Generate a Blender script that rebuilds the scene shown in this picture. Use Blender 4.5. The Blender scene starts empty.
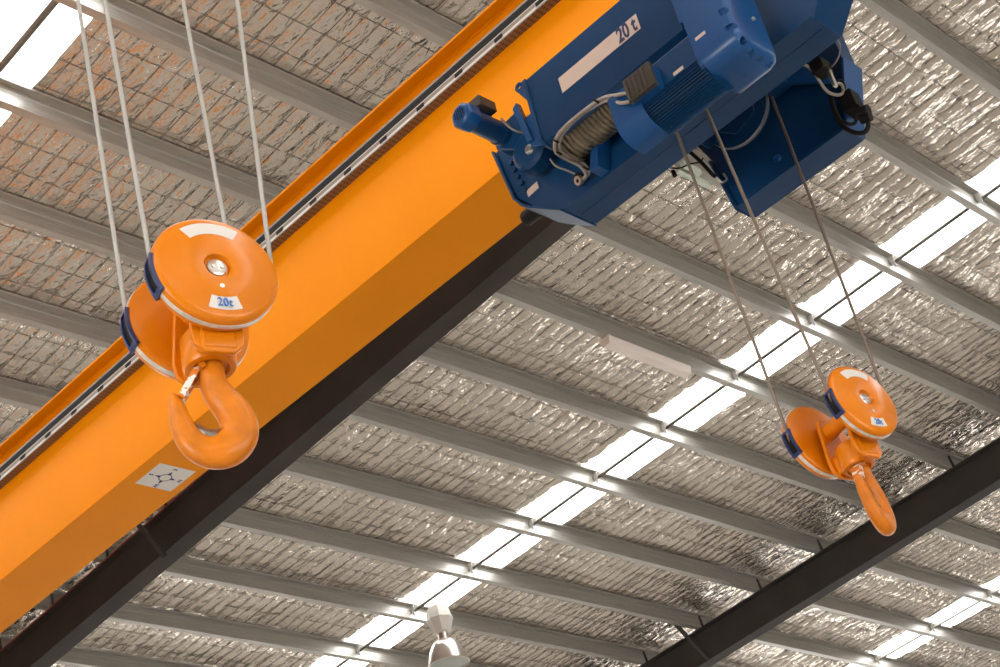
import bpy, bmesh, math, random
import numpy as np
from mathutils import Vector, Matrix
random.seed(7)
rng = np.random.default_rng(7)
scn = bpy.context.scene
C = scn.collection
PI = math.pi

# ------------------------------------------------------------------ camera
R = np.array([[0.69943177, -0.6838415, -0.20774022],
              [0.254169, 0.50966582, -0.82197255],
              [0.66797703, 0.52211259, 0.53028778]])      # rows: camera right, down, forward in world axes
FPX = 1673.63
CAM = np.array([0, 0, 1.6])
cd = bpy.data.cameras.new('camera'); cam = bpy.data.objects.new('camera', cd); C.objects.link(cam)
cd.sensor_width = 36; cd.lens = FPX / 1000 * 36; cd.clip_end = 500
M = Matrix(((R[0][0], -R[1][0], -R[2][0], 0), (R[0][1], -R[1][1], -R[2][1], 0),
            (R[0][2], -R[1][2], -R[2][2], 1.6), (0, 0, 0, 1)))
cam.matrix_world = M
scn.camera = cam

# ------------------------------------------------------------------ light
scn.view_settings.view_transform = 'Standard'
scn.view_settings.look = 'None'
scn.view_settings.gamma = 1
scn.view_settings.use_curve_mapping = False
scn.view_settings.exposure = 0.0
w = bpy.data.worlds.new('world'); scn.world = w; w.use_nodes = True
bg = w.node_tree.nodes['Background']
bg.inputs[0].default_value = (1.0, 0.985, 0.96, 1)
bg.inputs[1].default_value = 6.6

def area(name, loc, target, sx, sy, power, col):
    l = bpy.data.lights.new(name, 'AREA'); l.shape = 'RECTANGLE'; l.size = sx; l.size_y = sy
    l.energy = power; l.color = col
    o = bpy.data.objects.new(name, l); C.objects.link(o); o.location = loc
    o.rotation_euler = (Vector(target) - Vector(loc)).to_track_quat('-Z', 'Y').to_euler()
    return o
# area lamp for warm side light, set in an added door opening at left
area('added_door_light', (-17.7, 3.5, 3.2), (6.7, 6, 8.0), 9, 6, 1350, (1.0, 0.93, 0.84))

# ------------------------------------------------------------------ geometry frames
PITCH = -0.0521175
Sd = np.array([0, math.cos(PITCH), math.sin(PITCH)])     # down the roof slope
Nr = np.array([0, -math.sin(PITCH), math.cos(PITCH)])    # roof normal
C0 = np.array([15.355, 5.106, 11.357])                   # a point on the plane of the purlin undersides
SP = 1.2                                                 # purlin spacing
def roof(x, s, n):
    """x along the building, s metres down the slope from C0, n metres above the purlin undersides"""
    p = C0 + Sd * s + Nr * n
    return (x, p[1], p[2])
def s_of_y(y): return (y - C0[1]) / Sd[1]

def ray(x, y):
    d = np.array([(x - 500) / FPX, (y - 333.5) / FPX, 1.]); return R.T @ d
def onx(x, y, X):
    d = ray(x, y); return tuple(CAM + d * (X / d[0]))
def onz(x, y, Z):
    d = ray(x, y); return tuple(CAM + d * ((Z - 1.6) / d[2]))

# ------------------------------------------------------------------ materials
def mat(name, col, rough=.5, metal=0., coat=0., spec=.5):
    m = bpy.data.materials.new(name); m.use_nodes = True
    b = m.node_tree.nodes['Principled BSDF']
    b.inputs['Base Color'].default_value = (*col, 1)
    b.inputs['Roughness'].default_value = rough
    b.inputs['Metallic'].default_value = metal
    b.inputs['Coat Weight'].default_value = coat
    b.inputs['Coat Roughness'].default_value = .12
    b.inputs['Specular IOR Level'].default_value = spec
    return m
def N(m, t, **kw):
    n = m.node_tree.nodes.new(t)
    for k, v in kw.items():
        if k in n.inputs: n.inputs[k].default_value = v
        else: setattr(n, k, v)
    return n
def L(m, a, b): m.node_tree.links.new(a, b)
def bsdf(m): return m.node_tree.nodes['Principled BSDF']
def noisy(m, scale, amount, bump=0., detail=4, stretch=None, coords='Object', rough_amt=0.):
    """mild procedural variation of the base colour (wear and dirt) plus optional bump"""
    b = bsdf(m); col = tuple(b.inputs['Base Color'].default_value)
    tc = N(m, 'ShaderNodeTexCoord'); src = tc.outputs[coords]
    if stretch:
        mp = N(m, 'ShaderNodeMapping'); mp.inputs['Scale'].default_value = stretch
        L(m, src, mp.inputs['Vector']); src = mp.outputs['Vector']
    no = N(m, 'ShaderNodeTexNoise', Scale=scale, Detail=detail); L(m, src, no.inputs['Vector'])
    rp = N(m, 'ShaderNodeValToRGB'); e = rp.color_ramp.elements
    e[0].position = .3; e[1].position = .7
    e[0].color = tuple(c * (1 - amount) for c in col[:3]) + (1,)
    e[1].color = tuple(min(1, c * (1 + amount)) for c in col[:3]) + (1,)
    L(m, no.outputs['Fac'], rp.inputs['Fac']); L(m, rp.outputs['Color'], b.inputs['Base Color'])
    if bump:
        bp = N(m, 'ShaderNodeBump', Strength=bump, Distance=.01)
        L(m, no.outputs['Fac'], bp.inputs['Height']); L(m, bp.outputs['Normal'], b.inputs['Normal'])
    return m

m_girder = noisy(mat('crane_orange_paint', (.79, .258, .0), .5, coat=.0, spec=.08), .8, .05)
m_block = noisy(mat('hook_block_orange_paint', (.66, .185, .001), .32, coat=.15, spec=.25), 6, .06)
m_hook = noisy(mat('hook_orange_worn_paint', (.58, .165, .004), .42, coat=.1, spec=.3), 14, .16, bump=.12)
m_blue = noisy(mat('hoist_blue_paint', (.004, .037, .108), .36, coat=.04, spec=.22), 3, .08)
m_blue2 = noisy(mat('motor_blue_paint', (.005, .056, .185), .32, coat=.08, spec=.28), 4, .06)
m_darkblue = mat('guard_navy', (.010, .022, .10), .35, coat=.3)
m_rafter = noisy(mat('rafter_dark_primer', (.050, .043, .039), .65, spec=.15), 1.5, .12)
m_galv = noisy(mat('galvanised_steel', (.47, .45, .41), .42, metal=.6), 5, .10, stretch=(.35, 3, 9))
m_white = mat('white_label', (.66, .62, .57), .45)
m_pale = mat('pale_label', (.52, .42, .36), .45)
m_letter = mat('navy_lettering', (.010, .02, .09), .5)
m_letterb = mat('blue_lettering', (.05, .18, .55), .5)
m_black = mat('black_plastic', (.010, .009, .008), .6, spec=.15)
m_brownblack = noisy(mat('terminal_box_lid', (.035, .028, .022), .5), 30, .15)
m_steel = noisy(mat('machined_steel', (.62, .60, .56), .3, metal=.9), 40, .1)
m_alu = mat('aluminium_rail', (.26, .22, .18), .42, metal=.7)
m_greyw = noisy(mat('worn_grey_band', (.60, .57, .52), .42, metal=.1), 30, .2)
m_cable = noisy(mat('grey_cable', (.26, .22, .19), .45), 20, .1)
m_rope = mat('steel_wire_rope', (.21, .17, .135), .42, metal=.6)
m_rope_near = mat('galvanised_wire_rope', (.40, .39, .365), .42, metal=.5)
m_drum = noisy(mat('greased_drum_rope', (.22, .185, .13), .38, metal=.7), 14, .2)
m_lampwhite = mat('lamp_housing_white', (.62, .58, .52), .4)
m_lampalu = mat('spun_aluminium', (.68, .62, .56), .28, metal=.9)
m_glass = mat('lamp_glass', (.42, .45, .42), .08, spec=.8)
m_batten = mat('batten_white', (.88, .80, .74), .4)
m_batten2 = mat('batten_pale_green', (.62, .70, .60), .4)
m_red = mat('red_primer', (.20, .02, .008), .6)
m_floor = noisy(mat('concrete_floor', (.52, .49, .45), .6), .35, .25)
m_wall = mat('painted_wall_sheet', (.20, .19, .18), .6)
m_wood = mat('mesh_wire', (.10, .085, .07), .6, metal=.3)

# perforated tray: dark holes in rows
m_tray = mat('perforated_tray', (.20, .105, .045), .55)
tc = N(m_tray, 'ShaderNodeTexCoord'); mp = N(m_tray, 'ShaderNodeMapping'); mp.inputs['Scale'].default_value = (48, 24, 1)
L(m_tray, tc.outputs['Object'], mp.inputs['Vector'])
fr = N(m_tray, 'ShaderNodeVectorMath', operation='FRACTION'); L(m_tray, mp.outputs[0], fr.inputs[0])
ds = N(m_tray, 'ShaderNodeVectorMath', operation='DISTANCE'); ds.inputs[1].default_value = (.5, .5, 0)
ml = N(m_tray, 'ShaderNodeVectorMath', operation='MULTIPLY'); ml.inputs[1].default_value = (1, 1, 0)
L(m_tray, fr.outputs[0], ml.inputs[0]); L(m_tray, ml.outputs[0], ds.inputs[0])
lt = N(m_tray, 'ShaderNodeMath', operation='LESS_THAN'); lt.inputs[1].default_value = .24
L(m_tray, ds.outputs['Value'], lt.inputs[0])
mx = N(m_tray, 'ShaderNodeMix', data_type='RGBA'); mx.inputs[6].default_value = (.20, .105, .045, 1); mx.inputs[7].default_value = (.015, .01, .008, 1)
L(m_tray, lt.outputs[0], mx.inputs[0]); L(m_tray, mx.outputs[2], bsdf(m_tray).inputs['Base Color'])

# crinkled reflective foil
m_foil = mat('reflective_foil', (.73, .665, .585), .12, metal=.93)
def foil_nodes(m):
    tc = N(m, 'ShaderNodeTexCoord')
    mp = N(m, 'ShaderNodeMapping'); mp.inputs['Scale'].default_value = (1.0, .5, 1)
    L(m, tc.outputs['Object'], mp.inputs['Vector'])
    nw = N(m, 'ShaderNodeTexNoise', Scale=7.0, Detail=2); L(m, mp.outputs[0], nw.inputs['Vector'])
    wp = N(m, 'ShaderNodeVectorMath', operation='MULTIPLY_ADD'); wp.inputs[1].default_value = (.09, .09, .09)
    L(m, nw.outputs['Color'], wp.inputs[0]); L(m, mp.outputs[0], wp.inputs[2])
    v1 = N(m, 'ShaderNodeTexVoronoi', Scale=13.0); L(m, wp.outputs[0], v1.inputs['Vector'])
    v2 = N(m, 'ShaderNodeTexVoronoi', Scale=31.0); L(m, wp.outputs[0], v2.inputs['Vector'])
    n1 = N(m, 'ShaderNodeTexNoise', Scale=9.0, Detail=4, Distortion=1.0); L(m, mp.outputs[0], n1.inputs['Vector'])
    a = N(m, 'ShaderNodeMath', operation='MULTIPLY_ADD'); a.inputs[1].default_value = .75
    L(m, v1.outputs['Distance'], a.inputs[0]); L(m, n1.outputs['Fac'], a.inputs[2])
    b = N(m, 'ShaderNodeMath', operation='MULTIPLY_ADD'); b.inputs[1].default_value = .28
    L(m, v2.outputs['Distance'], b.inputs[0]); L(m, a.outputs[0], b.inputs[2])
    bp = N(m, 'ShaderNodeBump', Strength=1.0, Distance=.024)
    L(m, b.outputs[0], bp.inputs['Height']); L(m, bp.outputs['Normal'], bsdf(m).inputs['Normal'])
foil_nodes(m_foil)

# translucent roof sheet
m_sky = bpy.data.materials.new('translucent_roof_sheet'); m_sky.use_nodes = True
nt = m_sky.node_tree; nt.nodes.clear()
out = nt.nodes.new('ShaderNodeOutputMaterial'); tl = nt.nodes.new('ShaderNodeBsdfTranslucent'); tp = nt.nodes.new('ShaderNodeBsdfTransparent')
mxs = nt.nodes.new('ShaderNodeMixShader'); mxs.inputs[0].default_value = .55
tl.inputs[0].default_value = (.95, .97, 1, 1); tp.inputs[0].default_value = (.95, .97, 1, 1)
nt.links.new(tl.outputs[0], mxs.inputs[1]); nt.links.new(tp.outputs[0], mxs.inputs[2]); nt.links.new(mxs.outputs[0], out.inputs[0])

# ------------------------------------------------------------------ mesh helpers
def V(p): return Vector((float(p[0]), float(p[1]), float(p[2])))
class MB:
    def __init__(s): s.v = []; s.f = []
    def add(s, vs, fs):
        o = len(s.v); s.v += [tuple(map(float, p)) for p in vs]; s.f += [tuple(i + o for i in f) for f in fs]; return s
    def box(s, x0, x1, y0, y1, z0, z1):
        vs = [(x, y, z) for x in (x0, x1) for y in (y0, y1) for z in (z0, z1)]
        return s.add(vs, [(0, 1, 3, 2), (4, 6, 7, 5), (0, 4, 5, 1), (2, 3, 7, 6), (0, 2, 6, 4), (1, 5, 7, 3)])
    def prism(s, poly, fn, a, b):
        """poly of 2D points, fn(u,v,w)->3D, extruded w from a to b"""
        n = len(poly)
        vs = [fn(u, v, a) for u, v in poly] + [fn(u, v, b) for u, v in poly]
        return s.add(vs, [tuple(range(n))[::-1], tuple(range(n, 2 * n))] + [(i, (i + 1) % n, n + (i + 1) % n, n + i) for i in range(n)])
    def lathe(s, prof, org, axis, seg=40, a0=0., a1=2 * PI, ref=(0, 0, 1)):
        """prof: (radius, height along axis)"""
        ax = V(axis).normalized(); r = V(ref); u = (r - ax * r.dot(ax))
        if u.length < 1e-4: r = V((1, 0, 0)); u = r - ax * r.dot(ax)
        u.normalize(); v = ax.cross(u); o = V(org)
        full = abs(a1 - a0 - 2 * PI) < 1e-6; m = seg if full else seg + 1
        vs = []
        for rr, h in prof:
            for i in range(m):
                a = a0 + (a1 - a0) * i / seg
                vs.append(o + ax * h + (u * math.cos(a) + v * math.sin(a)) * rr)
        fs = []
        for j in range(len(prof) - 1):
            for i in range(seg):
                k = (i + 1) % m
                fs.append((j * m + i, j * m + k, (j + 1) * m + k, (j + 1) * m + i))
        return s.add(vs, fs)
    def tube(s, pts, r, seg=10, smooth=True, caps=True, lobes=0, pitch=.1, lobe=.12):
        P = [V(p) for p in pts]
        rad = r if callable(r) else (lambda t: r)
        n = len(P); vs = []; up = None; dist = 0
        for i, p in enumerate(P):
            t = (P[min(i + 1, n - 1)] - P[max(i - 1, 0)]).normalized()
            if up is None: up = t.orthogonal().normalized()
            up = (up - t * up.dot(t)).normalized(); b = t.cross(up)
            if i: dist += (p - P[i - 1]).length
            rr = rad(i / (n - 1))
            for k in range(seg):
                a = 2 * PI * k / seg
                q = rr
                if lobes: q = rr * (1 - lobe + lobe * abs(math.cos(lobes * .5 * (a + 2 * PI * dist / pitch))))
                vs.append(p + (up * math.cos(a) + b * math.sin(a)) * q)
        fs = [(i * seg + k, i * seg + (k + 1) % seg, (i + 1) * seg + (k + 1) % seg, (i + 1) * seg + k) for i in range(n - 1) for k in range(seg)]
        if caps: fs += [tuple(range(seg))[::-1], tuple(range((n - 1) * seg, n * seg))]
        return s.add(vs, fs)
    def build(s, name, m, parent=None, smooth=False, bevel=0., angle=35, seg=2):
        me = bpy.data.meshes.new(name); me.from_pydata(s.v, [], s.f); me.materials.append(m)
        bm = bmesh.new(); bm.from_mesh(me); bmesh.ops.remove_doubles(bm, verts=bm.verts, dist=1e-5)
        bmesh.ops.recalc_face_normals(bm, faces=bm.faces); bm.to_mesh(me); bm.free()
        o = bpy.data.objects.new(name, me); C.objects.link(o)
        if bevel:
            b = o.modifiers.new('bevel', 'BEVEL'); b.width = bevel; b.segments = seg; b.limit_method = 'ANGLE'; b.angle_limit = math.radians(30)
        if smooth or bevel:
            me.polygons.foreach_set('use_smooth', [True] * len(me.polygons)); me.set_sharp_from_angle(angle=math.radians(angle))
        if parent: o.parent = parent
        return o

def tag(o, label=None, cat=None, group=None, kind=None):
    if label: o['label'] = label
    if cat: o['category'] = cat
    if group: o['group'] = group
    if kind: o['kind'] = kind
    return o
def empty(name, loc, label, cat, group=None, mw=None):
    o = bpy.data.objects.new(name, None); C.objects.link(o); o.empty_display_size = .2
    if mw is not None: o.matrix_world = mw
    else: o.location = tuple(float(c) for c in loc)
    return tag(o, label, cat, group)
def rel(o, root):
    """parent o (built in world coordinates) to root, which only has a location"""
    o.parent = root; o.matrix_parent_inverse = Matrix.Translation(-root.location); return o
def smoothpath(pts, n=8):
    P = [V(p) for p in pts]; P = [P[0] * 2 - P[1]] + P + [P[-1] * 2 - P[-2]]; out = []
    for i in range(1, len(P) - 2):
        for k in range(n):
            t = k / n; a, b, c, d = P[i - 1:i + 3]
            out.append(.5 * ((2 * b) + (c - a) * t + (2 * a - 5 * b + 4 * c - d) * t * t + (3 * b - a - 3 * c + d) * t ** 3))
    return out + [P[-2]]
def thick(poly, t):
    """open 2D polyline -> closed outline of thickness t"""
    P = [np.array(p, float) for p in poly]; o = []
    for i, p in enumerate(P):
        d1 = P[i] - P[i - 1] if i else P[1] - P[0]; d2 = P[i + 1] - P[i] if i < len(P) - 1 else d1
        d1 = d1 / np.linalg.norm(d1); d2 = d2 / np.linalg.norm(d2)
        n1 = np.array([-d1[1], d1[0]]); n2 = np.array([-d2[1], d2[0]]); m = n1 + n2; m /= max(m @ n1, .3) if False else np.linalg.norm(m)
        o.append(m / max(m @ n1, .4))
    return [tuple(p + q * t / 2) for p, q in zip(P, o)] + [tuple(p - q * t / 2) for p, q in reversed(list(zip(P, o)))]
def text_obj(name, s, size, org, right, up, m, parent=None, align='CENTER', xscale=1.0, depth=.0015):
    cu = bpy.data.curves.new(name, 'FONT'); cu.body = s; cu.size = size; cu.align_x = align; cu.align_y = 'CENTER'
    cu.extrude = depth; cu.offset = size * (.026 if s == '20 t' else .004); cu.space_character = 1.0 if s == '20 t' else 1.12
    t = bpy.data.objects.new('tmp', cu); C.objects.link(t)
    bpy.context.view_layer.update()
    me = bpy.data.meshes.new_from_object(t.evaluated_get(bpy.context.evaluated_depsgraph_get()))
    bpy.data.objects.remove(t); bpy.data.curves.remove(cu)
    r = V(right).normalized(); u = V(up); u = (u - r * u.dot(r)).normalized(); n = r.cross(u); o = V(org)
    for v in me.vertices:
        c = v.co.copy(); v.co = o + r * c.x * xscale + u * c.y + n * c.z
    me.name = name; me.materials.clear(); me.materials.append(m)
    ob = bpy.data.objects.new(name, me); C.objects.link(ob)
    if parent: ob.parent = parent
    return ob

# ------------------------------------------------------------------ the hall: floor, walls
X0, X1, Y0, Y1 = -18, 52, -20, 42
def struct(name, mb, m, **kw):
    o = mb.build(name, m, **kw); o['kind'] = 'structure'; return o
struct('floor', MB().box(X0, X1, Y0, Y1, -.15, 0), m_floor)
struct('wall_right', MB().box(X1, X1 + .15, Y0, 8, 0, 12.9).box(X1, X1 + .15, 18, 26, 0, 12).box(X1, X1 + .15, 36, Y1, 0, 10.5).box(X1, X1 + .15, 8, 18, 6, 12.2).box(X1, X1 + .15, 26, 36, 6, 11.2), m_wall)  # door openings added here so the foil reflects bright glints
struct('wall_back', MB().box(X0, 8, Y1, Y1 + .15, 0, 9.8).box(18, 28, Y1, Y1 + .15, 0, 9.8).box(38, X1, Y1, Y1 + .15, 0, 9.8).box(8, 18, Y1, Y1 + .15, 5, 9.8).box(28, 38, Y1, Y1 + .15, 5, 9.8), m_wall)  # unseen wall, its openings also added for sparkle in the foil
# left and front walls, door openings added to let daylight in
struct('wall_left', MB().box(X0 - .15, X0, Y0, -2, 0, 13).box(X0 - .15, X0, 9, Y1, 0, 12).box(X0 - .15, X0, -2, 9, 6.5, 12.2), m_wall)
struct('wall_front', MB().box(X0, -6, Y0 - .15, Y0, 0, 12.9).box(14, X1, Y0 - .15, Y0, 0, 12.9).box(-6, 14, Y0 - .15, Y0, 7, 12.9), m_wall)

# ------------------------------------------------------------------ ceiling foil with pillows between the mesh wires
FOIL_N = .215
CW, CS = .165, .33
SKY = [(4.90, 6.0), (15.31, 16.17), (25.28, 26.15), (-4.9, -3.8), (-14.7, -13.6), (35, 36.1), (45, 46.1)]
def cellhash(i, j, k=0):
    h = np.sin(i * 127.1 + j * 311.7 + k * 74.7) * 43758.5453
    return h - np.floor(h)
def vnoise(x, y, k=0):
    i = np.floor(x); j = np.floor(y); fx = x - i; fy = y - j
    fx = fx * fx * (3 - 2 * fx); fy = fy * fy * (3 - 2 * fy)
    a = cellhash(i, j, k); b = cellhash(i + 1, j, k); c = cellhash(i, j + 1, k); d = cellhash(i + 1, j + 1, k)
    return a + (b - a) * fx + (c - a) * fy + (a - b - c + d) * fx * fy
def foil_panel(name, xa, xb, sa, sb, dx, ds, detail=True):
    xs = np.linspace(xa, xb, max(2, int(round((xb - xa) / dx)) + 1)); ss = np.linspace(sa, sb, max(2, int(round((sb - sa) / ds)) + 1))
    X, S = np.meshgrid(xs, ss)
    n = np.full_like(X, FOIL_N)
    if detail:
        jx = X + .014 * (vnoise(X * .9, S * 1.7, 3) - .5); js = S + .05 * (vnoise(X * 1.1, S * .8, 4) - .5)
        ci = np.floor(jx / CW); cj = np.floor(js / CS)
        px = np.abs(np.sin(PI * jx / CW)); ps = np.abs(np.sin(PI * js / CS))
        amp = .012 + .030 * cellhash(ci, cj, 1) * (.35 + .9 * vnoise(X * .5, S * .7, 2))
        pil = np.power(px, .55) * (.25 + .75 * np.power(ps, .4))
        fold = (vnoise(X * 22 + 3 * vnoise(X * 3, S * 2, 9), S * 5, 5) - .5) * .012 * np.power(px * ps, .5)
        fold += (vnoise(X * 36, S * 16, 6) - .5) * .007
        # pressed flat where it lies on each purlin
        dp = np.abs((S / SP - (.2 - .1 / SP) + .5) % 1.0 - .5) * SP
        press = np.clip((dp - .045) / .10, 0, 1); press = press * press * (3 - 2 * press)
        n = n - (amp * pil - fold) * press
    P = C0[None, None, :] + S[..., None] * Sd + n[..., None] * Nr
    co = np.stack([X, P[..., 1], P[..., 2]], -1).reshape(-1, 3).astype(np.float32)
    ny, nx = X.shape
    idx = np.arange(nx * ny).reshape(ny, nx)
    q = np.stack([idx[:-1, :-1], idx[1:, :-1], idx[1:, 1:], idx[:-1, 1:]], -1).reshape(-1, 4).astype(np.int32)
    me = bpy.data.meshes.new(name); me.vertices.add(len(co)); me.vertices.foreach_set('co', co.ravel())
    me.loops.add(q.size); me.loops.foreach_set('vertex_index', q.ravel())
    me.polygons.add(len(q)); me.polygons.foreach_set('loop_start', np.arange(0, q.size, 4, dtype=np.int32)); me.polygons.foreach_set('loop_total', np.full(len(q), 4, dtype=np.int32))
    me.update(calc_edges=True); me.materials.append(m_foil)
    me.polygons.foreach_set('use_smooth', np.ones(len(q), dtype=bool))
    o = bpy.data.objects.new(name, me); C.objects.link(o); o['kind'] = 'structure'
    return o
SA, SB = s_of_y(1.8), s_of_y(19.2)
foil_panel('ceiling', 6.0, 15.31, SA, SB, .028, .042)
foil_panel('ceiling', 16.17, 25.28, SA, SB, .028, .042)
foil_panel('ceiling', 26.15, 30.0, s_of_y(8), SB, .03, .045)
FS0, FS1 = s_of_y(-20), s_of_y(42)
for xa, xb in ((-18, -14.7), (-13.6, -4.9), (-3.8, 4.9), (30, 35), (36.1, 45), (46.1, 52)): foil_panel('ceiling', xa, xb, FS0, FS1, 2, 2, False)
for xa, xb in ((6.0, 15.31), (16.17, 25.28)):
    foil_panel('ceiling', xa, xb, FS0, SA, 2, 2, False); foil_panel('ceiling', xa, xb, SB, FS1, 2, 2, False)
foil_panel('ceiling', 26.15, 30.0, FS0, s_of_y(8), 2, 2, False); foil_panel('ceiling', 26.15, 30.0, SB, FS1, 2, 2, False)
# ribbed translucent sheets
for i, (xa, xb) in enumerate(SKY):
    mb = MB(); k = 24; pr = []
    for j in range(k + 1):
        x = xa - .04 + (xb - xa + .08) * j / k; pr.append((x, .30 + (.03 if j % 6 in (2, 3) else 0)))
    vs = [roof(x, FS0, n) for x, n in pr] + [roof(x, FS1, n) for x, n in pr]
    mb.add(vs, [(j, j + 1, k + 2 + j, k + 1 + j) for j in range(k)])
    struct('window_%d' % (i + 1), mb, m_sky)
# safety mesh wires under the foil
mbw = MB(); r = .0027
def strip(a, b, wv, m_):
    a = V(a); b = V(b); wv = V(wv) * r; nn = V(Nr) * r
    m_.add([a + wv, a - nn, a - wv, a + nn, b + wv, b - nn, b - wv, b + nn], [(0, 1, 5, 4), (1, 2, 6, 5), (2, 3, 7, 6), (3, 0, 4, 7)])
for xa, xb in ((6.0, 15.31), (16.17, 25.28), (26.15, 30.0)):
    i = math.ceil(xa / CW)
    while i * CW < xb:
        strip(roof(i * CW, SA, FOIL_N - .014), roof(i * CW, SB, FOIL_N - .014), (1, 0, 0), mbw); i += 1
    j = math.ceil(SA / CS)
    while j * CS < SB:
        strip(roof(xa, j * CS, FOIL_N - .014), roof(xb, j * CS, FOIL_N - .014), tuple(Sd), mbw); j += 1
struct('trim_1', mbw, m_wood)

# ------------------------------------------------------------------ purlins
ORD = {-2: 'just outside the top right corner', -1: 'cutting across the top right corner',
       0: 'meeting the central skylight at the right edge of the picture',
       1: 'crossing the central skylight right of the blue hoist',
       2: 'third on the central skylight from the top right',
       3: 'carrying the slim white batten light',
       4: 'next below the one with the batten light',
       5: 'second below the one with the batten light',
       6: 'third below the one with the batten light',
       7: 'next above the bell lamp',
       8: 'directly behind the bell lamp',
       9: 'next below the bell lamp mounting',
       10: 'lowest one, in the bottom left corner'}
prof = [(-.072, .182), (-.075, .2), (0, .2), (.0, .155), (.006, .145), (.006, .06), (0, .05), (0, .002), (.075, .002), (.077, .018)]
outline = thick(prof, .0035)
for k in range(-2, 11):
    s0 = (k + .2) * SP - .075
    xa, xb = 1.0, 31.0
    root_loc = roof(xa, s0, 0)
    mb = MB().prism(outline, lambda u, v, ww: roof(ww, s0 + u, v), xa, xb)
    o = mb.build('roof_purlin', m_galv, smooth=True, angle=20)
    tag(o, 'galvanised steel roof purlin, ' + ORD[k], 'purlin', 'parallel purlins under the foil roof')
    for bx in (5.62, 15.60, 25.56):
        # hanging bracket on the web and bridging channel that runs up-slope to the next purlin
        b = MB()
        b.prism([(s0 - .01, .185), (s0 - .075, .165), (s0 - .065, .03), (s0 - .045, .02), (s0 - .008, .12)], lambda u, v, ww: roof(ww, u, v), bx - .055, bx - .045)
        b.prism([(bx - .045, .10), (bx + .015, .10), (bx + .015, .16), (bx - .045, .16)], lambda u, v, ww: roof(u, ww, v), s0 - .008, s0 - .003)
        b.build('bracket', m_galv, o)
        if k > -2:
            MB().prism(thick([(bx - .045, .10), (bx - .045, .15), (bx + .015, .15), (bx + .015, .10)], .004), lambda u, v, ww: roof(u, ww, v), s0 - SP + .012, s0 - .01).build('bridging_bar', m_galv, o)

# ------------------------------------------------------------------ rafters
def rafter(x0, wid, label, cleat_side, braces, red=False):
    D = .53; tf = .016; x1 = x0 + wid; xm = (x0 + x1) / 2
    sa, sb = s_of_y(-3), s_of_y(23)
    mb = MB()
    poly = [(x0, -D), (x1, -D), (x1, -D + tf), (xm + .005, -D + tf), (xm + .005, -tf), (x1, -tf), (x1, 0), (x0, 0), (x0, -tf), (xm - .005, -tf), (xm - .005, -D + tf), (x0, -D + tf)]
    mb.prism(poly, lambda u, v, ww: roof(u, ww, v), sa, sb)
    o = mb.build('roof_rafter', m_rafter); tag(o, label, 'beam')
    for k in range(-2, 11):
        s0 = (k + .2) * SP - .075
        if True:
            MB().prism([(s0 - .05, 0), (s0 - .012, 0), (s0 - .012, .19), (s0 - .035, .19)], lambda u, v, ww: roof(ww, u, v), x0 + .02, x0 + .035).build('cleat', m_rafter, o)
    for (p, q) in braces:
        a = V(p); b = V(q); d = (b - a).normalized(); sdir = d.cross(V((0, 0, 1))).normalized(); up = d.cross(sdir)
        c = MB(); pr = thick([(-.03, .0), (-.03, .03), (.03, .03), (.03, 0)], .005)
        c.add([a + sdir * u + up * v for u, v in pr] + [b + sdir * u + up * v for u, v in pr],
              [tuple(range(8)), tuple(range(8, 16))] + [(i, (i + 1) % 8, 8 + (i + 1) % 8, 8 + i) for i in range(8)])
        c.build('fly_brace', m_rafter, o)
    if red:
        MB().prism([(x0 - .001, -tf - .001), (x0 + .004, -tf - .001), (x0 + .004, .004), (x0 - .001, .004)], lambda u, v, ww: roof(u, ww, v), sa, sb).build('primer_edge', m_red, o)
    return o
rafter(10.603, .242, 'dark steel roof rafter running behind the long orange crane girder', 1,
       [(onx(137, 521, 10.3), onx(166, 556, 10.62))], red=True)
rafter(20.535, .242, 'dark steel roof rafter in the lower right corner, behind the right hook', 1,
       [(onx(670, 617, 20.1), onx(709, 659, 20.56))])

# ------------------------------------------------------------------ crane girders
def girder(name, xg, zb, zt, wid, ya, yb, label, full=True):
    root = empty(name, (xg + wid / 2, (ya + yb) / 2, zb), label, 'crane')
    def add(o): return rel(o, root)
    xe = xg + wid
    add(MB().box(xg, xg + .01, ya, yb, zb, zt).box(xe - .01, xe, ya, yb, zb, zt).box(xg + .01, xe - .01, ya, ya + .02, zb, zt).box(xg + .01, xe - .01, yb - .02, yb, zb, zt).build('web', m_girder))
    add(MB().box(xg - .012, xe + .012, ya, yb, zb - .014, zb).build('bottom_flange', m_girder, bevel=.002))
    add(MB().box(xg - .095, xe + .095, ya, yb, zt, zt + .018).build('top_flange', m_girder, bevel=.002))
    add(MB().tube([(xg - .004, ya, zb + .004), (xg - .004, yb, zb + .004)], .006, 6).tube([(xg - .004, ya, zt - .004), (xg - .004, yb, zt - .004)], .006, 6).build('weld_seam', m_girder, smooth=True))
    add(MB().box(xg + wid / 2 - .03, xg + wid / 2 + .03, ya, yb, zt + .018, zt + .06).build('stiffening_bar', m_girder))
    return root, add
XG = 6.70; ZB = 7.955; ZT = 9.042
g, gadd = girder('crane_girder', XG, ZB, ZT, .48, 1.0, 20.0, 'long orange box crane girder crossing the picture from lower left to top')
xt = 6.63; zt_ = 8.757
gadd(MB().box(xt, XG, 1, 20, zt_ - .003, zt_).build('perforated_tray', m_tray))
gadd(MB().prism(thick([(xt + .012, zt_ + .0), (xt, zt_ + .0), (xt, zt_ + .060), (xt + .012, zt_ + .060)], .003), lambda u, v, ww: (u, ww, v), 1, 20).build('lower_rail', m_alu))
gadd(MB().prism(thick([(xt + .03, zt_ + .062), (xt, zt_ + .062), (xt, zt_ + .12), (xt + .03, zt_ + .12)], .003), lambda u, v, ww: (u, ww, v), 1, 20).build('rubber_conductor_strip', m_black))
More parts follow.
